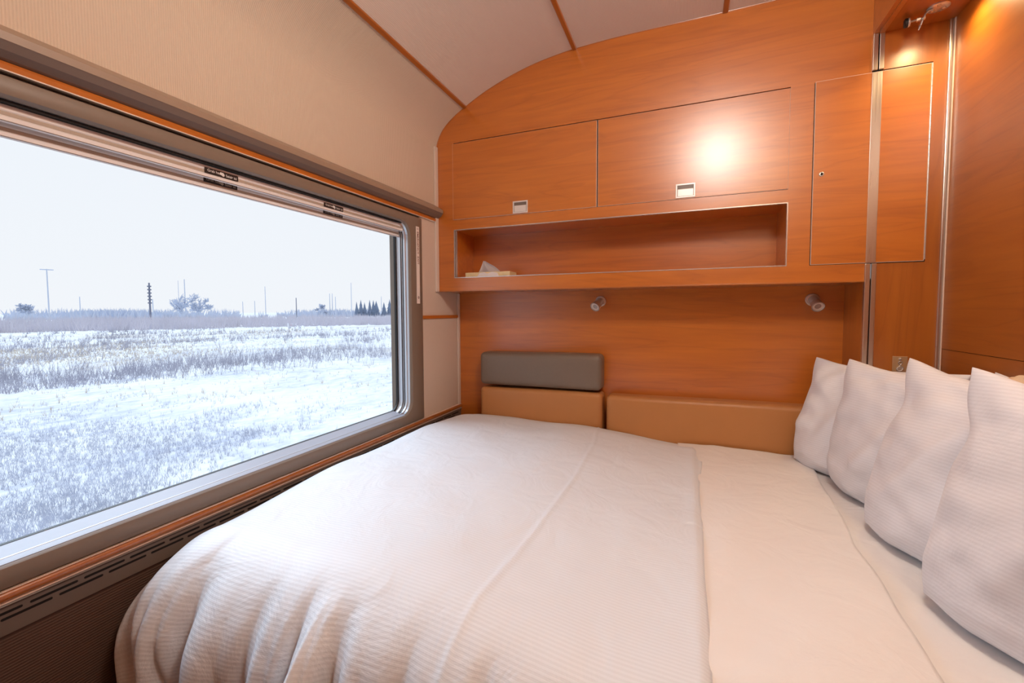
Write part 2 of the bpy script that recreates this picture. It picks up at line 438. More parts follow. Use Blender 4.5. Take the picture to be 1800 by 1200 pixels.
# ------------------------------------------------------------------ window
WY0, WY1, WZ0, WZ1, WR = .30, 1.711, -.478, .405, .062
def ring(y0, y1, z0, z1, r, x): return [(x, y, z) for y, z in rrect(y0, y1, z0, z1, r)]
def inset(d, x, rr=None): return ring(WY0+d, WY1-d, WZ0+d, WZ1-d, max((rr or WR)-d, .01), x)
win = bmesh.new()
loops(win, [ring(.205, 1.806, -.521, .443, .006, -1.2), ring(.205, 1.806, -.521, .443, .006, -1.190), ring(.208, 1.803, -.518, .440, .006, -1.188),
            inset(-.012, -1.188), inset(-.004, -1.190), inset(0, -1.197), inset(.001, -1.204)])
window = finish('window_1', win, M['frame'], **S); smooth_by_angle(window, 35)
bm = bmesh.new()
prof = [(.001, -1.203), (.002, -1.214), (.006, -1.216), (.006, -1.226), (.003, -1.228), (.003, -1.238), (.009, -1.240), (.009, -1.250), (.006, -1.252), (.008, -1.262)]
loops(bm, [inset(d, x) for d, x in prof])
finish('window_reveal', bm, M['sill'], window, smooth=False)
bm = bmesh.new()
prism(bm, [(-1.198, -.4785), (-1.198, -.4768), (-1.205, -.475), (-1.2635, -.4625), (-1.2635, -.4785)], lambda u, v, y: (u, y, v), WY0+.045, WY1-.05)
finish('sill_plate', bm, M['sill_flat'], window)
bm = bmesh.new()
loops(bm, [inset(.007, -1.262), inset(.016, -1.262), inset(.016, -1.272), inset(.007, -1.272)])
loops(bm, [inset(.0025, -1.2275), inset(.0075, -1.2275), inset(.0075, -1.2305), inset(.0025, -1.2305)])
finish('window_gasket', bm, M['rubber'], window)
bm = bmesh.new(); box(bm, -1.270, -1.266, WY0, WY1, WZ0, WZ1)
gm, nt, b = new_mat('clear_glass'); L = nt.links.new
tr = N(nt, 'ShaderNodeBsdfTransparent'); gl = N(nt, 'ShaderNodeBsdfGlossy', inputs={'Roughness': .02}); ms = N(nt, 'ShaderNodeMixShader')
lw = N(nt, 'ShaderNodeLayerWeight', inputs={'Blend': .12}); mm = N(nt, 'ShaderNodeMath', operation='MULTIPLY'); mm.inputs[1].default_value = .35
L(lw.outputs['Fresnel'], mm.inputs[0]); L(mm.outputs[0], ms.inputs['Fac']); L(tr.outputs[0], ms.inputs[1]); L(gl.outputs[0], ms.inputs[2])
L(ms.outputs[0], nt.nodes['Material Output'].inputs['Surface']); nt.nodes.remove(b)
finish('window_pane', bm, gm, window)
bm = bx(-1.262, -1.206, WY0+.01, WY1-.02, .399, .404)  # black slab standing in for the deep shadow above the blinds
finish('blind_gap_shadow', bm, M['black'], window)

def blind(name, x, z0, z1, y1, label, lz0, lz1, spans, dim):
    r = root(name, (x, (WY0+y1)/2, z0), label, 'blind', 'window blinds')
    h = z1-z0
    y0 = WY0+.012
    bm = bmesh.new(); pr = [(x-.006, z0+.004), (x+.001, z0), (x+.006, z0+.002), (x+.007, z0+.010), (x+.003, z0+.014), (x+.003, z0+.02), (x+.006, z0+.023), (x+.006, z1), (x-.006, z1)]
    prism(bm, pr, lambda u, v, y: (u, y, v), y0, y1)
    finish('hem_bar', bm, M['blind'], r)
    bm = bx(x+.0025, x+.0045, y0, y1-.002, z0+.0135, z0+.0205); finish('groove', bm, M['blind_dark'], r)
    bm = bx(x+.0055, x+.0066, y0, y1-.002, z0+.0018, z0+.0032); finish('edge_line', bm, M['valance'], r)
    for a, b_ in spans:
        lb = finish('grab_label', bx(x+.006, x+.0072, a, b_, lz0, lz1), M['label'], r, label='small black grab label with a white hand mark')
        w = b_-a; zc = (lz0+lz1)/2
        m_ = M['white'] if not dim else M['blind_dark']
        text_mesh('label_text', 'Grab here', w*.105, (x+.0075, a+w*.07, zc+.001), (0, 1, 0), (0, 0, 1), m_, lb)
        text_mesh('label_text', 'Saisir ici', w*.105, (x+.0075, a+w*.61, zc-.001), (0, 1, 0), (0, 0, 1), m_, lb)
        bm = bmesh.new()
        pts = [(-.5, .15), (-.3, .5), (0, .42), (.2, .5), (.42, .2), (.5, -.2), (.3, -.5), (.05, -.42), (-.15, -.25), (-.4, -.2)]
        prism(bm, [(u*w*.15, v*(lz1-lz0)*.72) for u, v in pts], lambda u, v, t: (x+.0072+t, a+w*.50+u, zc+v), 0, .0006)
        finish('hand_mark', bm, m_, lb)
    return r
blind('window_blind', -1.226, .366, .4, 1.695, 'front cream window blind rolled up to its hem bar, with the brighter labels', .3785, .3935, ((.808, .903), (1.227, 1.322)), False)
blind('window_blind', -1.250, .3425, .4, 1.700, 'rear cream window blind nearer the glass, hanging a little below the front one', .3605, .3755, ((.820, .917), (1.247, 1.344)), True)

# emergency exit sticker on the frame upright
r = root('emergency_exit_sign', (-1.187, 1.768, .037), 'narrow white vertical EMERGENCY EXIT strip on the window frame upright', 'sign')
finish('strip', bx(-1.1885, -1.1865, 1.755, 1.780, .037, .399, .0005), M['sticker'], r)
text_mesh('lettering', 'EMERGENCY  EXIT', .0185, (-1.186, 1.7675, .376), (0, 0, -1), (0, 1, 0), M['brown_print'], r)
bm = bmesh.new(); torus(bm, (-1.1862, 1.7675, .066), (1, 0, 0), .0055, .0009, 20, 6); box(bm, -1.1866, -1.1860, 1.7662, 1.7688, .0625, .0695)
finish('pictogram', bm, M['brown_print'], r)
bm = bmesh.new()
box(bm, -1.1866, -1.1860, 1.763, 1.772, .3835, .3845); box(bm, -1.1866, -1.1860, 1.763, 1.772, .391, .392)
box(bm, -1.1866, -1.1860, 1.763, 1.764, .3835, .392); box(bm, -1.1866, -1.1860, 1.771, 1.772, .3835, .392)
finish('pictogram', bm, M['brown_print'], r)

# heater grille under the sill strip
r = root('heater_grille', (-1.19, .8, -.61), 'taupe slotted heater grille running along the wall under the window', 'grille')
bm = bmesh.new()
prism(bm, [(-1.2, -.5488), (-1.187, -.5492), (-1.1845, -.552), (-1.188, -.5545), (-1.1895, -.558), (-1.194, -.612), (-1.2, -.613)], lambda u, v, y: (u, y, v), YF, YB)
finish('panel', bm, M['grille'], r)
def gx(z): return -1.1895-(z+.558)/(-.612+.558)*.0045
bm = bmesh.new()
def slot(y0, y1, zc, h=.0052):
    pts = []
    for i in range(7): a = PI/2+PI*i/6; pts.append((y0+h/2+h/2*math.cos(a), zc+h/2*math.sin(a)))
    for i in range(7): a = -PI/2+PI*i/6; pts.append((y1-h/2+h/2*math.cos(a), zc+h/2*math.sin(a)))
    prism(bm, pts, lambda u, v, t: (gx(v)+t, u, v), -.003, .0006)
y = -1.2
while y < 2.1:
    slot(y, y+.073, -.579); slot(y+.04, y+.113, -.567); y += .083
finish('vent_slots', bm, M['black'], r)

# ------------------------------------------------------------------ overhead cabinet
r = root('overhead_cabinet', (-.3, YC, .10), 'long cherry wood overhead cabinet with two flap doors above an open shelf', 'cabinet')
bm = bmesh.new()
X0, X1, Y0, Y1 = XW, .5985, YC, YC+.018
dx0, dx1, dz0, dz1 = -1.106, .3515, .4585, .8395
nx0, nx1, nz0, nz1 = -1.0995, .3505, .1695, .4085
box(bm, X0, X1, Y0, Y1, dz1, .8458)
box(bm, X0, nx0, Y0, Y1, .1005, dz1); box(bm, nx1, .4265, Y0, Y1, .1005, dz1); box(bm, .4265, X1, Y0, Y1, .1005, .167)
box(bm, nx0, nx1, Y0, Y1, nz1, dz0); box(bm, nx0, nx1, Y0, Y1, .1005, nz0)
finish('face_frame', bm, M['wood'], r)
bm = bmesh.new()
box(bm, nx0-.002, nx1+.002, YB-.006, YB-.002, nz0-.01, nz1+.01)
box(bm, nx0-.012, nx0, Y1, YB-.002, nz0-.012, nz1+.012); box(bm, nx1, nx1+.012, Y1, YB-.002, nz0-.012, nz1+.012)
box(bm, nx0, nx1, Y1, YB-.002, nz1, nz1+.012); box(bm, nx0, nx1, Y1, YB-.002, nz0-.012, nz0)
finish('shelf_niche', bm, M['wood'], r)
bm = bmesh.new(); box(bm, X0, X1, Y1, YB, .1005, .108); box(bm, X0, X1, Y0-.0015, Y0+.01, .1, .1055, .001)
finish('bottom_board', bm, M['wood_dark'], r)
finish('door_backing', bx(dx0-.003, X1, Y1-.008, Y1+.004, dz0-.004, dz1+.002), M['gap'], r)
bm = bmesh.new(); frame_ring(bm, nx0-.002, nx1+.002, nz0-.002, nz1+.002, .0038, Y0-.0016, Y0+.012)
box(bm, nx0+.006, nx0+.0085, Y0+.004, Y0+.016, nz0, nz1)
finish('shelf_edge_trim', bm, M['chrome'], r)
for (a, b_), lx in (((dx0, -.379), -.7415), ((-.3765, dx1), -.014)):
    d = finish('door', bx(a+.0025, b_-.0025, YC-.002, YC+.014, dz0+.0025, dz1-.005, .0008), M['wood'], r)
    bm = bmesh.new(); frame_ring(bm, a+.0015, b_-.0015, dz0+.0015, dz1-.0045, .0022, YC-.0012, YC+.012)
    finish('edge_band', bm, M['edge'], d)
    z0, z1, w = .4635, .5205, .0375
    bm = bmesh.new(); frame_ring(bm, lx-w, lx+w, z0, z1, .006, YC-.005, YC+.002)
    bmesh.ops.bevel(bm, geom=[e for e in bm.edges], offset=.0007, segments=1, affect='EDGES')
    lt = finish('latch_frame', bm, M['white_metal'], d)
    bm = bmesh.new()
    prism(bm, [(YC-.0025, z1-.02), (YC-.0038, z1-.023), (YC-.0038, z0+.007), (YC, z0+.007), (YC, z1-.02)], lambda u, v, x: (x, u, v), lx-w+.008, lx+w-.008)
    finish('latch_flap', bm, M['white_metal'], d)
    finish('latch_recess', bx(lx-w+.005, lx+w-.005, YC-.0028, YC-.0005, z0+.005, z1-.005), M['grille'], d)

# tall cupboard door straddling the steel posts
r = root('wall_cupboard', (.597, YC, .167), 'tall flush cherry wood cupboard door with steel strip and small round lock', 'cupboard')
d = finish('door', bx(.4305, .7625, YC-.004, YC+.014, .1705, .8395, .0008), M['wood'], r)
bm = bmesh.new(); frame_ring(bm, .4290, .7640, .169, .841, .002, YC-.003, YC+.012); finish('edge_band', bm, M['edge'], d)
finish('steel_strip', bx(.598, .6275, YC-.0065, YC, .1715, .8385, .0006), M['steel'], r)
bm = bmesh.new()
for i in range(34):
    z = .1745+i*.0196; tube(bm, (.7655, YC-.003, z), (.7655, YC-.003, z+.0186), .0026, seg=10)
finish('hinge', bm, M['chrome'], r)
bm = bmesh.new(); lathe(bm, (.4555, YC-.004, .502), (0, -1, 0), [(0, .0085), (.002, .0085), (.003, .0068), (.0032, .0045), (.0012, .0042)])
lk = finish('lock', bm, M['chrome'], r, smooth=False)
bm = bmesh.new(); tube(bm, (.4555, YC-.0051, .502), (.4555, YC-.0066, .502), .0044, seg=16); finish('keyhole', bm, M['black'], lk)
finish('gap_line', bx(.4265, .7685, YC+.003, YC+.012, .1665, .8445), M['gap'], r)

# ------------------------------------------------------------------ tissue box on the shelf
r = root('tissue_box', (-.932, 2.045, .1695), 'flat cream and yellow tissue box with one white tissue, on the open shelf', 'tissue box')
b_ = finish('carton', bx(-1.049, -.806, 1.983, 2.075, .1698, .1945, .0015), M['tissue_box'], r)
g = bmesh.new(); rows = []
P0, P1, PK = Vector((-.980, 1.995, .1945)), Vector((-.862, 1.998, .1945)), Vector((-.957, 1.998, .252))
nU, nV = 16, 12
for j in range(nV+1):
    v = j/nV; row = []
    for i in range(nU+1):
        u = i/nU
        base = P0.lerp(P1, u); top = PK.lerp(Vector((-.940, 2.0, .2495)), u)
        p = base.lerp(top, v)
        p.z += .010*math.sin(PI*v)*u*(1-v)
        p.y += .007*math.sin(u*9+v*2)*(1-.5*v)+.006*v*math.sin(u*5)
        row.append(g.verts.new(p))
    rows.append(row)
for j in range(nV):
    for i in range(nU): g.faces.new((rows[j][i], rows[j][i+1], rows[j+1][i+1], rows[j+1][i]))
bmesh.ops.solidify(g, geom=g.faces[:], thickness=.0012)
finish('tissue', g, M['tissue'], r, smooth=True)
bm = bmesh.new()
prism(bm, [(-.985, .1702), (-.862, .1702), (-.872, .188), (-.90, .1938), (-.925, .186), (-.945, .193), (-.968, .190)], lambda u, v, t: (u, t, v), 1.9815, 1.984)
finish('tissue_slot', bm, M['tissue'], b_, label='white tissue corner over the carton front')

# ------------------------------------------------------------------ reading lamps
def lamp(x, z, dirv, label):
    r = root('reading_lamp', (x, YB, z-.03), label, 'lamp', 'reading lamps under the overhead cabinet')
    bm = bmesh.new(); lathe(bm, (x, YB, z), (0, -1, 0), [(0, .027), (.005, .027), (.009, .024), (.0105, .019), (.011, .012)])
    o = finish('base', bm, M['chrome'], r); smooth_by_angle(o, 35)
    d = Vector(dirv).normalized(); K = 1.15; j = Vector((x, YB-.022, z))
    bm = bmesh.new(); tube(bm, (x, YB-.008, z), (x, YB-.022, z), .009, seg=18)
    bmesh.ops.create_uvsphere(bm, u_segments=18, v_segments=10, radius=.0125, matrix=Matrix.Translation(j))
    o = finish('swivel', bm, M['steel'], r, smooth=True)
    prof = [(-.006, .010), (-.004, .0165)]
    for i in range(6): t = -.002+i*.0042; prof += [(t, .0178), (t+.0022, .0178), (t+.0024, .0166), (t+.0040, .0166)]
    prof += [(.0245, .0185), (.036, .0195), (.046, .021), (.0475, .0205), (.0475, .0185), (.043, .0165)]
    prof = [(a_*K, b_*K) for a_, b_ in prof]
    bm = bmesh.new(); lathe(bm, j, d, prof)
    h = finish('head', bm, M['chrome'], r); smooth_by_angle(h, 25)
    bm = bmesh.new(); lathe(bm, j, d, [(a_*K, b_*K) for a_, b_ in [(.0385, .0005), (.0405, .008), (.0445, .012), (.0440, .0175), (.0425, .0178)]])
    o = finish('lens', bm, M['lens'], h); smooth_by_angle(o, 40)
lamp(-.399, .046, (-.32, -.78, -.55), 'left chrome reading lamp on the wall, tilted towards the window')
lamp(.489, .042, (.13, -.80, -.58), 'right chrome reading lamp on the wall, nearest the steel posts')

# ------------------------------------------------------------------ sofa backs behind the bed
r = root('sofa', (-.3, 2.1, ZF), 'sofa with tan leather backrests and a grey headrest, behind the bed', 'sofa')
def cushion(name, x0, x1, y0, y1, z0, z1, bev, mat, puff=.008, lab=None):
    bm = bmesh.new(); nx, nz = 24, 12
    box(bm, x0, x1, y0, y1, z0, z1, bev, 5)
    bmesh.ops.subdivide_edges(bm, edges=[e for e in bm.edges if e.calc_length() > .05], cuts=10, use_grid_fill=True)
    for v in bm.verts:
        u = (v.co.x-(x0+x1)/2)/((x1-x0)/2); w = (v.co.z-(z0+z1)/2)/((z1-z0)/2)
        if v.co.y < (y0+y1)/2: v.co.y -= puff*max(0, 1-u**4)*max(0, 1-w**2)
        v.co.z += .006*math.sin(u*2.2+.4)*max(0, w)*(.5 if w > 0 else 0)
    o = finish(name, bm, mat, r, label=lab); smooth_by_angle(o, 50)
    return o
cushion('backrest', -1.018, -.372, 2.075, 2.178, -.95, -.398, .022, M['leather'])
cushion('backrest', -.352, .592, 2.075, 2.178, -.95, -.400, .022, M['leather'])
h = cushion('headrest', -1.015, -.374, 2.066, 2.175, -.385, -.213, .024, M['leather_grey'], .006, 'grey padded leather headrest')
bm = bmesh.new(); box(bm, -1.05, .592, 1.98, 2.1, ZF, -.95); finish('seat_base', bm, M['ply'], r)

# ------------------------------------------------------------------ bed
BX0, BX1, BY0, BY1 = -1.06, .80, .74, 2.055
r = root('bed', (-.15, 1.4, ZF), 'made double bed with white linen, set between the window and the right wall', 'bed')
finish('bed_base', bx(BX0+.06, BX1, BY0+.06, BY1, ZF, -.80, .01), M['ply'], r)
bm = bx(BX0, BX1, BY0+.01, BY1, -.80, -.64, .03, 4); finish('mattress', bm, M['sheet'], r, smooth=True)

def sstep(a, b, x):
    t = max(0., min(1., (x-a)/(b-a))); return t*t*(3-2*t)
def nz(x, y, z=0): return noise.noise(Vector((x, y, z)))

def drape(name, s0, s1, t0, t1, res, xi, yi, rad, ztop, mat, parent=None, rip=0, shift=None, thick=.004, flare=.0, **kw):
    ns, nt_ = int((s1-s0)/res), int((t1-t0)/res)
    bm = bmesh.new(); uvl = bm.loops.layers.uv.new('UVMap'); G = []; UV = {}
    for j in range(nt_+1):
        t = t0+(t1-t0)*j/nt_; row = []
        for i in range(ns+1):
            s = s0+(s1-s0)*i/ns
            S_, T_ = (shift(s, t) if shift else (s, t))
            qx, qy = max(S_, xi), max(T_, yi); dx, dy = S_-qx, T_-qy
            Lh = math.hypot(dx, dy)
            z = ztop(S_, T_)
            if Lh > 1e-9:
                nx_, ny_ = dx/Lh, dy/Lh
                rr = rad*(1+flare*2*abs(nx_*ny_))
                if Lh < rr*PI/2:
                    pw = 1-.30*abs(nx_)
                    out, dr = rr*math.sin(Lh/rr)**pw, rr*(1-math.cos(Lh/rr)**pw)
                else: out, dr = rr, rr+(Lh-rr*PI/2)
                if rip:
                    q = S_-T_*.15+ (ny_*0)
                    am = rip*sstep(.06, .42, Lh)*abs(ny_)
                    am *= .35+1.7*abs(nz(S_*5.3, 21., .4))
                    am *= .30+.70*sstep(.05, -.40, S_)
                    ph = 46*S_+6.5*nz(S_*3.1, 2.)+9.0*Lh*(.35+nz(S_*3, 7.))
                    w_ = 2.2*abs(math.sin(ph*.5))-1.65+.5*abs(math.sin(1.37*ph+1.3+4*nz(S_*6, Lh*2)))+.7*nz(S_*9, Lh*3.5, 5)
                    out += am*w_
                    dr -= am*.35*w_
                    if abs(nx_*ny_) > .02:
                        th = math.atan2(-ny_, -nx_); out += rip*.4*sstep(.1, .4, Lh)*math.sin(th*9)*min(1, 3*abs(nx_*ny_))
                x, y = qx+nx_*out, qy+ny_*out
                z -= dr
            else: x, y = S_, T_
            x = max(x, -1.186)
            v = bm.verts.new((x, y, z)); UV[v] = (S_, T_); row.append(v)
        G.append(row)
    for j in range(nt_):
        for i in range(ns): bm.faces.new((G[j][i], G[j][i+1], G[j+1][i+1], G[j+1][i]))
    bmesh.ops.recalc_face_normals(bm, faces=bm.faces)
    for f in bm.faces:
        for l in f.loops: l[uvl].uv = UV[l.vert]
    o = finish(name, bm, mat, parent, smooth=True, **kw)
    md = o.modifiers.new('thickness', 'SOLIDIFY'); md.thickness = thick; md.offset = -1
    return o

def sheet_z(s, t):
    return -.600 + .003*nz(s*4, t*4) + .004*sstep(1.8, 2.05, t)*nz(s*14, t*3, 2)
drape('fitted_sheet', BX0+.1, BX1, .60, BY1, .012, BX0+.09, .80, .07, sheet_z, M['sheet'], r, thick=.003)

def seam_x(t):                 # the ridge line running across the duvet
    return -.365+.03*math.sin((t-.6)*2.1)-.02*sstep(1.7, 2.05, t)
def duvet_z(s, t):
    z = -.527-.055*sstep(-.55, .03, s)
    z += .010*nz(s*2.3, t*2.3, 1)+.004*nz(s*7, t*7, 3)
    z += .022*sstep(-.55, -.95, s)*sstep(2.0, 1.6, t)*sstep(.75, 1.1, t)
    a = s*.6+t*.8
    z += .0035*(1-abs(nz(a*9, (s-t)*2.2, 9)))*sstep(-.2, .0, s)
    z += .0032*math.exp(-((s-seam_x(t))/.005)**2)
    z -= .020*sstep(1.94, 2.07, t)
    z -= .010*sstep(.028, .052, s)
    if s > -.02 and t > 1.25: z += .004*sstep(-.01, .03, s)
    return z
def duvet_shift(s, t):
    e = sstep(-.25, .05, s)
    return s+e*(.012*nz(t*3, 4)+.012*sstep(1.0, 2.0, t)), t+sstep(1.6, 2.06, t)*.012*nz(s*3, 8)
drape('duvet', -1.24, .045, .28, 2.06, .0062, -.985, .735, .19, duvet_z, M['duvet'], rip=.046, shift=duvet_shift, flare=.26, thick=.008,
      label='thick white striped duvet on the window half of the bed, hanging in folds', cat='duvet')

def top_shift(s, t):           # free edge bows towards the pillows at the far side
    e = sstep(.03, .45, s)
    return s+e*(.055*sstep(.9, 2.0, t)-.015+.012*nz(t*5, 11)), t
def top_z(s, t):
    z = -.5865 - .006*sstep(.30, .47, s)
    d = (s-.05)*.75+(2.05-t)*.42       # creases fanning from the far duvet corner
    z += .0055*math.sin(d*22+2.2*nz(s*3, t*2, 4))*sstep(.05, .12, s)*sstep(.46, .36, s)*.7
    z += .005*nz(s*5, t*4, 6)+.002*nz(s*15, t*11, 2)
    return max(z, sheet_z(s, t)+.004)
drape('top_sheet', -.03, .405, .42, 2.05, .0075, -2, .78, .12, top_z, M['sheet'], rip=.010, shift=top_shift, thick=.003,
      label='plain white top sheet folded back between the duvet and the pillows', cat='sheet')

# ------------------------------------------------------------------ pillows
def pillow(base, yawdir, lean, w, h, t, label, seed, sag=.05, tilt=0, corner=0, ear=.3):
    """base = lower corner nearest the window; yawdir = direction of the lower edge; lean = backward tilt"""
    u = Vector((yawdir[0], yawdir[1], 0)).normalized(); nb = Vector((-u.y, u.x, 0))        # nb points to the far right side
    if nb.x < 0: nb = -nb
    upv = Vector((0, 0, 1))*math.cos(lean)+nb*math.sin(lean); nf = u.cross(upv).normalized()
    if nf.x > 0: nf = -nf
    n = 56
    bm = bmesh.new(); uvl = bm.loops.layers.uv.new('UVMap'); UV = {}
    B = Vector(base)
    def pt(a, b, side):
        ea, eb = 1-a*a, 1-b*b
        x = w/2*a*(1-sag*eb*abs(a)**2); y = h/2*b*(1-sag*1.3*ea*abs(b)**2)
        x *= 1-.07*sstep(.55, 1, -b)*a*a; y *= 1-.10*sstep(.6, 1, abs(a))*(1 if b < 0 else 0)*b*b
        x += .012*nz(b*2.3, seed, 3)*abs(a)
        x += .030*ear*math.exp(-((b-.5)/.24)**2)*sstep(.5, 1, -a)
        y += .022*ear*sstep(.7, 1, b)*sstep(.55, 1, -a)-.02*ear*sstep(.6, 1, b)*math.exp(-((a+.1)/.5)**2)
        th = t/2*(max(0, ea)**.42)*(max(0, eb)**.42)*(1-.22*b)
        wr = .014*nz(a*2.1+seed, b*2.1, seed*1.7)+.007*nz(a*5+seed, b*5, seed)
        r_ = max(abs(a), abs(b)); wr += .006*sstep(.45, .85, r_)*math.sin(math.atan2(b, a)*13+seed)*min(1, ea*3)*min(1, eb*3)
        fold = .022*math.exp(-((a*.75-b*.45+.25-.1*seed % .3)/.10)**2)*ea*eb
        th = side*(th+(wr+fold)*min(1, 4*ea*eb))
        y += -.012*(1-b)*.5*max(0, ea)
        if corner and b > .3: y += .05*corner*sstep(.3, 1, b)*a**3
        p = B+u*(x+w/2)+upv*(y+h/2)+nf*th
        p.z = max(p.z, -.597)
        if tilt: p += nb*tilt*a*a*.5
        p.x = min(p.x, .815)
        return p, (x, y)
    F_, K_ = [], []
    for j in range(n+1):
        b = -math.cos(PI*j/n); rf, rk = [], []
        for i in range(n+1):
            a = -math.cos(PI*i/n)
            p, q = pt(a, b, 1); v = bm.verts.new(p); UV[v] = q; rf.append(v)
            if i in (0, n) or j in (0, n): rk.append(v)
            else:
                p, q = pt(a, b, -1); v2 = bm.verts.new(p); UV[v2] = q; rk.append(v2)
        F_.append(rf); K_.append(rk)
    for j in range(n):
        for i in range(n):
            bm.faces.new((F_[j][i], F_[j][i+1], F_[j+1][i+1], F_[j+1][i]))
            try: bm.faces.new((K_[j][i], K_[j+1][i], K_[j+1][i+1], K_[j][i+1]))
            except ValueError: pass
    for f in bm.faces:
        for l in f.loops: l[uvl].uv = UV[l.vert]
    return finish('pillow', bm, M['pillow'], smooth=True, label=label, cat='pillow', group='white bed pillows')
pillow((.385, 2.00, -.606), (.64, -.77), .31, .48, .43, .17, 'white pillow at the far back corner of the bed, leftmost of the row', 1.3)
pillow((.462, 1.80, -.606), (.42, -.91), .15, .58, .435, .19, 'white pillow second from the back, just in front of the farthest one', 2.1)
pillow((.446, 1.46, -.606), (.45, -.89), .30, .56, .48, .19, 'white pillow with a sharp upright corner, second from the nearest', 3.4, .07, ear=.65)
pillow((.444, 1.135, -.606), (.53, -.85), .26, .60, .49, .20, 'large white pillow nearest the camera, standing in front of the others', 4.2, .07, ear=.55)
p5 = pillow((.745, 1.56, -.600), (.03, -1), .06, .62, .425, .08, 'white pillow leaning flat on the right wall, its beige inside showing at the case opening', 5.7)
bm = bmesh.new(); bmesh.ops.create_icosphere(bm, subdivisions=4, radius=1)
for v in bm.verts:
    n_ = 1+.18*nz(v.co.x*2, v.co.y*2, v.co.z*2)
    v.co = Vector((.738+.030*v.co.x*n_, 1.40+.045*v.co.y*n_, -.192+.034*v.co.z*n_))
finish('pillow_insert', bm, M['beige_cloth'], p5, smooth=True, label='beige inner pillow')

# ------------------------------------------------------------------ small wall fittings
r = root('ring_pull_plate', (.71, YC, -.232), 'small brass-toned metal plate with a ring pull, on the wall above the pillows', 'plate')
finish('plate', bx(.6885, .7315, YC-.003, YC, -.232, -.168, .001), M['plate'], r)
bm = bmesh.new(); lathe(bm, (.710, YC-.003, -.1775), (0, -1, 0), [(0, .0048), (.003, .0048), (.0055, .0028), (.006, .0005)], 18); finish('stud', bm, M['chrome'], r)
bm = bmesh.new(); torus(bm, (.710, YC-.007, -.1905), (0, 1, .2), .0055, .0013); torus(bm, (.7095, YC-.007, -.199), (1, .2, .2), .0040, .0012)
finish('link', bm, M['chrome'], r)
bm = bmesh.new(); torus(bm, (.709, YC-.008, -.212), (0, 1, 0), .0095, .0022, sq=.8); lathe(bm, (.709, YC-.004, -.212), (0, -1, 0), [(0, .008), (.003, .008), (.004, .005), (.0042, .001)], 18)
finish('ring_pull', bm, M['chrome'], r)

r = root('latch_bracket', (.725, 1.885, .974), 'chrome swivel latch bracket screwed under the soffit at upper right', 'bracket')
bm = bmesh.new(); lathe(bm, (.738, 1.868, .974), (0, 0, -1), [(0, .029), (.003, .029), (.004, .027), (.0042, .001)])
pl = finish('mounting_plate', bm, M['chrome'], r); smooth_by_angle(pl, 30)
bm = bmesh.new()
for a in (.3, 2.2, 4.4): lathe(bm, (.738+.017*math.cos(a), 1.868+.017*math.sin(a), .970), (0, 0, -1), [(0, .005), (.0015, .0045), (.0025, .002), (.0026, .0005)], 14)
finish('screw', bm, M['steel'], pl)
bm = bmesh.new()
pth = [Vector((.722, 1.866, .9695)), Vector((.712, 1.868, .968)), Vector((.706, 1.872, .962)), Vector((.703, 1.880, .951)), Vector((.702, 1.890, .940)), Vector((.701, 1.899, .933))]
for p0, p1 in zip(pth[:-1], pth[1:]):
    d = (p1-p0).normalized(); wv = Vector((.15, .6, .4)).cross(d).cross(d).normalized()*.012; wv = Vector((0, .008, .008)) if wv.length < .001 else wv
    nn = d.cross(wv).normalized()*.0015
    A = [bm.verts.new(p0+s1*wv+s2*nn) for s1, s2 in ((1, 1), (-1, 1), (-1, -1), (1, -1))]; B = [bm.verts.new(p1+s1*wv+s2*nn) for s1, s2 in ((1, 1), (-1, 1), (-1, -1), (1, -1))]
    for i in range(4): bm.faces.new((A[i], A[(i+1) % 4], B[(i+1) % 4], B[i]))
    bm.faces.new(A[::-1]); bm.faces.new(B)
bmesh.ops.remove_doubles(bm, verts=bm.verts, dist=.0004)
finish('bent_arm', bm, M['chrome'], r)
bm = bmesh.new(); tube(bm, (.668, 1.892, .9545), (.712, 1.884, .957), .0032, seg=14); tube(bm, (.690, 1.888, .9556), (.700, 1.886, .956), .0062, seg=6)
tube(bm, (.705, 1.885, .9565), (.711, 1.884, .957), .0062, seg=6)
finish('bolt', bm, M['steel'], r)
bm = bmesh.new(); lathe(bm, (.674, 1.891, .9545), (-1, .16, -.05), [(0, .013), (.002, .0145), (.005, .0145), (.006, .013)], 26); finish('roller_rim', bm, M['chrome'], r)
bm = bmesh.new(); lathe(bm, (.668, 1.892, .9542), (-1, .16, -.05), [(0, .014), (.007, .014), (.009, .011), (.0092, .002)], 26); finish('rubber_pad', bm, M['rubber'], r)

r = root('downlight', (.752, 1.80, .974), 'lit round recessed downlight in the soffit at the upper right edge', 'light')
bm = bmesh.new(); torus(bm, (.752, 1.80, .974), (0, 0, 1), .026, .003); finish('bezel', bm, M['chrome'], r, smooth=True)
bm = bmesh.new(); lathe(bm, (.752, 1.80, .9745), (0, 0, -1), [(0, .024), (.002, .022), (.003, .012), (.0032, .001)]); finish('bulb', bm, M['lamp_on'], r)

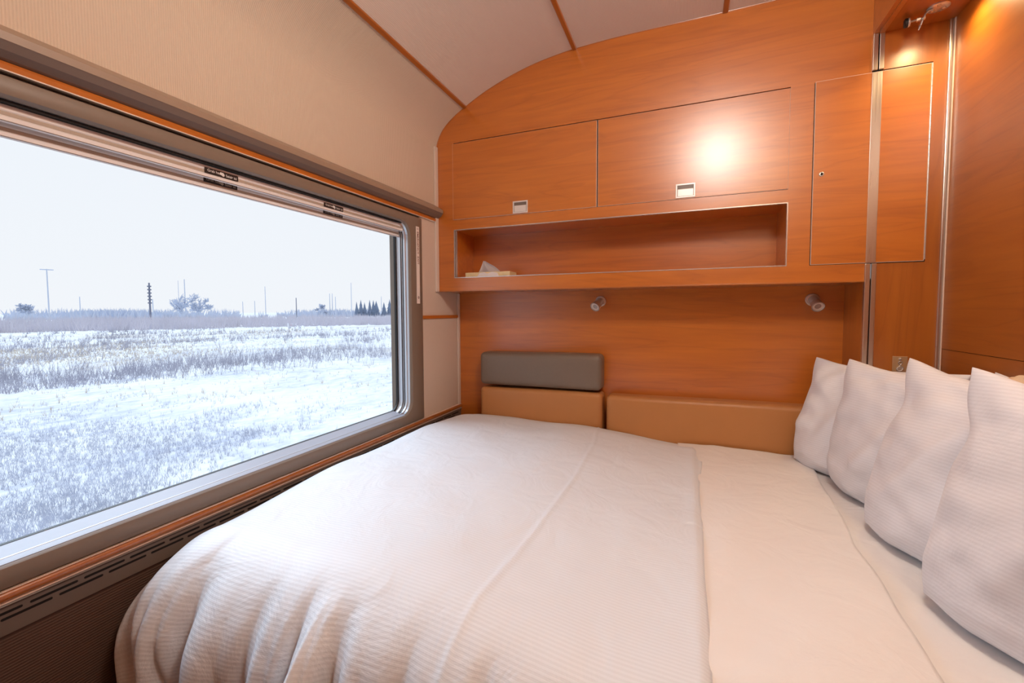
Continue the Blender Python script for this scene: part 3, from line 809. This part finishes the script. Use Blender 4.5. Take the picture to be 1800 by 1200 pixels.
# ------------------------------------------------------------------ outside: snowy field
GZ = -2.9
def snow_mat():
    mt, nt, b = new_mat('snow_with_grass'); L = nt.links.new
    tc = N(nt, 'ShaderNodeTexCoord')
    mp = N(nt, 'ShaderNodeMapping'); mp.inputs['Scale'].default_value = (1, .55, 1); L(tc.outputs['Object'], mp.inputs['Vector'])
    n1 = N(nt, 'ShaderNodeTexNoise', inputs={'Scale': .42, 'Detail': 6.0, 'Roughness': .6}); n2 = N(nt, 'ShaderNodeTexNoise', inputs={'Scale': 3.2, 'Detail': 5.0, 'Roughness': .7})
    n3 = N(nt, 'ShaderNodeTexNoise', inputs={'Scale': .10, 'Detail': 3.0})
    for n_ in (n1, n2, n3): L(mp.outputs['Vector'], n_.inputs['Vector'])
    a = N(nt, 'ShaderNodeMath', operation='MULTIPLY'); L(n1.outputs['Fac'], a.inputs[0]); L(n2.outputs['Fac'], a.inputs[1])
    rp = N(nt, 'ShaderNodeValToRGB'); e = rp.color_ramp.elements
    e[0].position = .20; e[0].color = (.74, .75, .78, 1); e[1].position = .38; e[1].color = (.50, .53, .63, 1)
    L(a.outputs[0], rp.inputs['Fac'])
    r3 = N(nt, 'ShaderNodeValToRGB'); e = r3.color_ramp.elements; e[0].position = .56; e[0].color = (0, 0, 0, 1); e[1].position = .70; e[1].color = (.75, .75, .75, 1)
    L(n3.outputs['Fac'], r3.inputs['Fac'])
    mx = N(nt, 'ShaderNodeMix', data_type='RGBA'); L(r3.outputs['Color'], mx.inputs['Factor']); L(rp.outputs['Color'], mx.inputs['A'])
    mx.inputs['B'].default_value = (.48, .435, .39, 1)
    L(mx.outputs['Result'], b.inputs['Base Color']); b.inputs['Roughness'].default_value = .9; b.inputs['Specular IOR Level'].default_value = .1
    return mt
bm = bmesh.new()
def gz(x, y):
    d = math.hypot(x, y)
    return GZ + (.22*nz(x*.05, y*.05, 3)+.10*nz(x*.22, y*.22, 5))*sstep(4, 14, d)*(1-sstep(120, 260, d))
xs = [-2.0-1.2*i for i in range(40)]+[-50-8*i for i in range(30)]+[-300, -400, -600, -900, -1400]
ys = [-900, -500, -250, -120]+[-60+6*i for i in range(10)]+[0+1.4*i for i in range(50)]+[72+8*i for i in range(30)]+[330, 450, 650, 1000, 1800]
G = [[bm.verts.new((x, y, gz(x, y))) for x in xs] for y in ys]
for j in range(len(ys)-1):
    for i in range(len(xs)-1): bm.faces.new((G[j][i], G[j][i+1], G[j+1][i+1], G[j+1][i]))
finish('ground', bm, snow_mat(), smooth=True, anchor=(-40, 0, GZ), **S)

def blades(name, n, sampler, hgt, wid, mat, label, cat):
    bm = bmesh.new(); c = 0
    while c < n:
        p = sampler()
        if p is None: continue
        x, y = p; z = gz(x, y)-.02; h = hgt[0]+(hgt[1]-hgt[0])*random.random()
        dist = math.hypot(x, y)
        for q in range(4):
            a = random.uniform(0, 2*PI); ox, oy = random.uniform(-.2, .2)*h, random.uniform(-.2, .2)*h
            lx, ly = random.gauss(0, .22)*h, random.gauss(.05, .25)*h
            w = wid*(.6+.8*random.random())*max(1, dist/30)
            dx, dy = -y/dist*w, x/dist*w
            v = [bm.verts.new((x+ox-dx, y+oy-dy, z)), bm.verts.new((x+ox+dx, y+oy+dy, z)), bm.verts.new((x+ox+lx, y+oy+ly, z+h*(.6+.5*random.random())))]
            bm.faces.new(v)
        c += 1
    return finish(name, bm, mat, label=label, cat=cat, kind='stuff')
def field(lo, hi, thr, sc, off):
    def f():
        d = lo*(hi/lo)**random.random(); px = random.uniform(-120, 740)
        b = bearing(px)*d; x, y = b.x, b.y
        q = nz(x*sc, y*sc*.5, off)+.6*nz(x*sc*3.1, y*sc*2, off+2)
        if random.random() > sstep(thr-.35, thr+.55, q)+.03: return None
        return x, y
    return f
M['grass_blue'] = plain('hazy_grass', (.52, .55, .65, 1), .9, var=.2, scale=.8)  # paled to blue-grey: atmospheric haze put into the grass colour
M['grass_tan'] = plain('dry_tan_grass', (.62, .55, .46, 1), .9, var=.2, scale=.8)
M['brush'] = plain('bare_brush', (.60, .58, .65, 1), .9, var=.2, scale=.3)
M['scrub'] = plain('bare_dark_scrub', (.40, .40, .48, 1), .9, var=.25, scale=.3)
M['far_tree'] = plain('hazy_far_branches', (.55, .60, .72, 1), .9, var=.15, scale=.5)  # far tree, pole and spruce colours hold painted-in distance haze
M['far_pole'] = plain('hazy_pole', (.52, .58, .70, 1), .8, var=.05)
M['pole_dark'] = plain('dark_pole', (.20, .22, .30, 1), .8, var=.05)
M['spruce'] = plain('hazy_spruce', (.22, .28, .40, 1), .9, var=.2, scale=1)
blades('hazy_grass', 11000, field(7.5, 80, .22, .22, 1), (.05, .2), .0035, M['grass_blue'], 'grey-blue haze-tinted grass tufts poking through the snow', 'grass')
blades('dry_grass', 5000, field(18, 80, .22, .07, 31), (.08, .28), .006, M['grass_tan'], 'dry tan grass patches across the snowy field', 'grass')
def belt(lo, hi, thr=-.25):
    def f():
        px = random.uniform(-60, 745); d = random.uniform(lo, hi)
        b = bearing(px)*d
        if nz(b.x*.035, b.y*.035, 50) < thr: return None
        return b.x, b.y
    return f
blades('brush_belt', 4600, belt(96, 150, -.2), (.9, 2.6), .016, M['brush'], 'long belt of bare grey-brown brush along the far edge of the field', 'shrubs')
blades('scrub', 2600, field(24, 90, .25, .11, 77), (.25, 1.0), .008, M['scrub'], 'scattered dark scrub on the snowy bank before the brush belt', 'shrubs')
blades('distant_thicket', 1600, (lambda: (lambda b: (b.x, b.y))(bearing(random.choice([random.gauss(205, 45), random.gauss(585, 40), random.uniform(10, 420)]))*random.uniform(250, 340))),
       (1.5, 5.2), .045, M['far_tree'], 'low hazy thicket of bare trees on the horizon', 'trees')

def far_pos(px, d):
    b = bearing(px)*d; return b.x, b.y
def pole(px, top, d, w, label, mat='far_pole', bar=0, twin=0):
    x, y = far_pos(px, d); h = (543-top)/F*d*1.05+2.9
    bm = bmesh.new(); z = GZ-.2
    tube(bm, (x, y, z), (x, y, GZ+h), w, w*.7, 10)
    if bar:
        sx, sy = -y/d, x/d
        box(bm, -bar, bar, -w*.6, w*.6, -w*.6, w*.6)
        for v in bm.verts[-8:]: v.co = Vector((x+abs(sx)*0+sx*v.co.x, y+sy*v.co.x, GZ+h-w+v.co.z)) if abs(v.co.x) <= bar+.01 and abs(v.co.z) < 3 and abs(v.co.y) < 3 else v.co
    if twin:
        for q in range(6): tube(bm, (x, y, GZ+h*(.5+q*.08)), (x, y, GZ+h*(.5+q*.08)+.3), w*1.8, w*1.8, 8)
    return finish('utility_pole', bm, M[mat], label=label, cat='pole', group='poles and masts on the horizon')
pole(86, 493, 160, .16, 'tall pale pole with a short crossbar, far left on the horizon', bar=1.2)
pole(141, 524, 200, .16, 'short pole standing second from the left on the horizon')
pole(264, 505, 140, .24, 'dark stout pole, darkest on the horizon at left of the bare trees', 'pole_dark', twin=1)
pole(269, 526, 200, .20, 'short grey post just right of the dark stout pole', 'far_pole')
pole(315, 501, 300, .15, 'faint thin mast behind the left side of the large bare tree')
pole(326, 499, 280, .26, 'thin antenna mast with a knob, rising over the large bare tree', twin=0)
pole(427, 528, 260, .20, 'short faint post right of the bare trees')
pole(448, 527, 260, .20, 'short faint post between the small post and the tall faint pole')
pole(467, 506, 260, .20, 'tall faint pole near the middle of the window view')
pole(521, 522, 180, .18, 'dark short pole alone between the middle pole and the twin poles', 'pole_dark')
pole(580, 515, 260, .22, 'left one of the twin poles', 'far_pole')
pole(584.5, 515, 260, .22, 'right one of the twin poles', 'far_pole')
pole(590, 520, 230, .2, 'single pole just right of the twin poles', 'far_pole')
pole(618, 498, 240, .2, 'tallest slim pole standing left of the conifers', 'far_pole')
pole(670.5, 519, 260, .2, 'slim pole standing between two groups of conifers', 'far_pole')

def conifer(px, top, d, w, label, mat='spruce'):
    x, y = far_pos(px, d); h = (543-top)/F*d*1.05+2.9
    bm = bmesh.new(); tube(bm, (x, y, GZ-.2), (x, y, GZ+h*.9), .18, .04, 8)
    tiers = 9
    for q in range(tiers):
        z0 = GZ+h*(.08+.86*q/tiers); z1 = z0+h*.22; R = w*(1-q/tiers)*(.85+.3*random.random())+.12
        c = [bm.verts.new((x+R*(1 if i % 2 else .55)*math.cos(2*PI*i/14+q), y+R*(1 if i % 2 else .55)*math.sin(2*PI*i/14+q), z0-(.25 if i % 2 else 0))) for i in range(14)]
        t = bm.verts.new((x, y, min(z1, GZ+h)))
        for i in range(14): bm.faces.new((c[i], c[(i+1) % 14], t))
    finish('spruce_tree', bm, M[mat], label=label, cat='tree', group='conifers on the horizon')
for px, top, w, lab in ((627, 527, 1.6, 'small spruce, leftmost of the horizon conifers'), (634.5, 524, 2.0, 'second spruce from the left, pointed and taller'),
                        (641, 528, 1.7, 'third spruce from the left, short'), (650, 524, 1.9, 'narrow spruce left of the dense dark pair'),
                        (656.5, 524.5, 2.2, 'left one of the dense dark spruce pair'), (661.5, 525.5, 2.6, 'right one of the dense dark spruce pair'),
                        (675, 528, 2.3, 'pale rounded spruce right of the slim pole'), (685, 523, 2.4, 'tallest spruce near the window edge'),
                        (692, 528.5, 2.1, 'rightmost spruce beside the window edge')):
    conifer(px, top, 250, w, lab)
def bare_tree(px, top, d, spread, label, dens):
    x, y = far_pos(px, d); h = (543-top)/F*d*1.05+2.9
    bm = bmesh.new()
    def br(p, dr, ln, r, lev):
        q = p+dr*ln; tube(bm, p, q, max(r, .05), max(r*.65, .045), 5, False)
        if lev == 0: return
        for i in range(dens):
            nd = (dr+Vector((random.gauss(0, spread), random.gauss(0, spread), random.gauss(.0, .3)))).normalized()
            br(p.lerp(q, .3+.7*random.random()), nd, ln*random.uniform(.55, .8), r*.6, lev-1)
    br(Vector((x, y, GZ-.2)), Vector((0, 0, 1)), h*.30, .20, 5 if dens < 5 else 4)
    mx_ = max(v.co.z for v in bm.verts); s_ = h/(mx_-GZ)
    for v in bm.verts: v.co = Vector((x+(v.co.x-x)*s_, y+(v.co.y-y)*s_, GZ+(v.co.z-GZ)*s_))
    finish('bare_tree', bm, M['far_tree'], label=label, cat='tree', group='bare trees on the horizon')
bare_tree(320, 517, 220, .55, 'large bare branching tree in front of the masts', 5)
bare_tree(348, 523, 240, .5, 'rounded dense bare tree right of the large one', 5)
bare_tree(49, 532, 200, .6, 'low bushy bare tree at the far left of the horizon', 4)
bare_tree(563, 530, 260, .6, 'low bare tree left of the twin poles', 4)

# ------------------------------------------------------------------ light
w = bpy.data.worlds.new('overcast'); SC.world = w; w.use_nodes = True; nt = w.node_tree
bg = nt.nodes['Background']
tc = N(nt, 'ShaderNodeTexCoord'); sp = N(nt, 'ShaderNodeSeparateXYZ'); rp = N(nt, 'ShaderNodeValToRGB')
e = rp.color_ramp.elements; e[0].position = .0; e[0].color = (.89, .925, .97, 1); e[1].position = .5; e[1].color = (.84, .905, .98, 1)
nt.links.new(tc.outputs['Generated'], sp.inputs[0]); nt.links.new(sp.outputs['Z'], rp.inputs['Fac']); nt.links.new(rp.outputs['Color'], bg.inputs['Color'])
bg.inputs['Strength'].default_value = 1.0

def lampo(kind, name, loc, energy, col, rot=(0, 0, 0), **kw):
    l = bpy.data.lights.new(name, kind); l.energy = energy; l.color = col
    for k_, v_ in kw.items(): setattr(l, k_, v_)
    o = bpy.data.objects.new(name, l); COL.objects.link(o); o.location = (loc[0], loc[1], loc[2]+H); o.rotation_euler = rot
    return o
s = lampo('SUN', 'overcast_sun', (-5, 2, 6), 3.3, (.64, .82, 1.0), angle=math.radians(50))
s.rotation_euler = Vector((1, -.2, -1)).to_track_quat('-Z', 'Y').to_euler()
lampo('POINT', 'ceiling_lamp', (.17, .61, 1.04), 29, (1, .93, .85), shadow_soft_size=.11)
lampo('POINT', 'warm_fill_lamp', (.52, .12, 1.0), 9, (1, .74, .46), shadow_soft_size=.14)  # added, unseen: placed to warm the near right of the bed
lampo('SPOT', 'downlight_beam', (.752, 1.80, .966), 9, (1, .72, .36), spot_size=math.radians(150), spot_blend=.9, shadow_soft_size=.02)
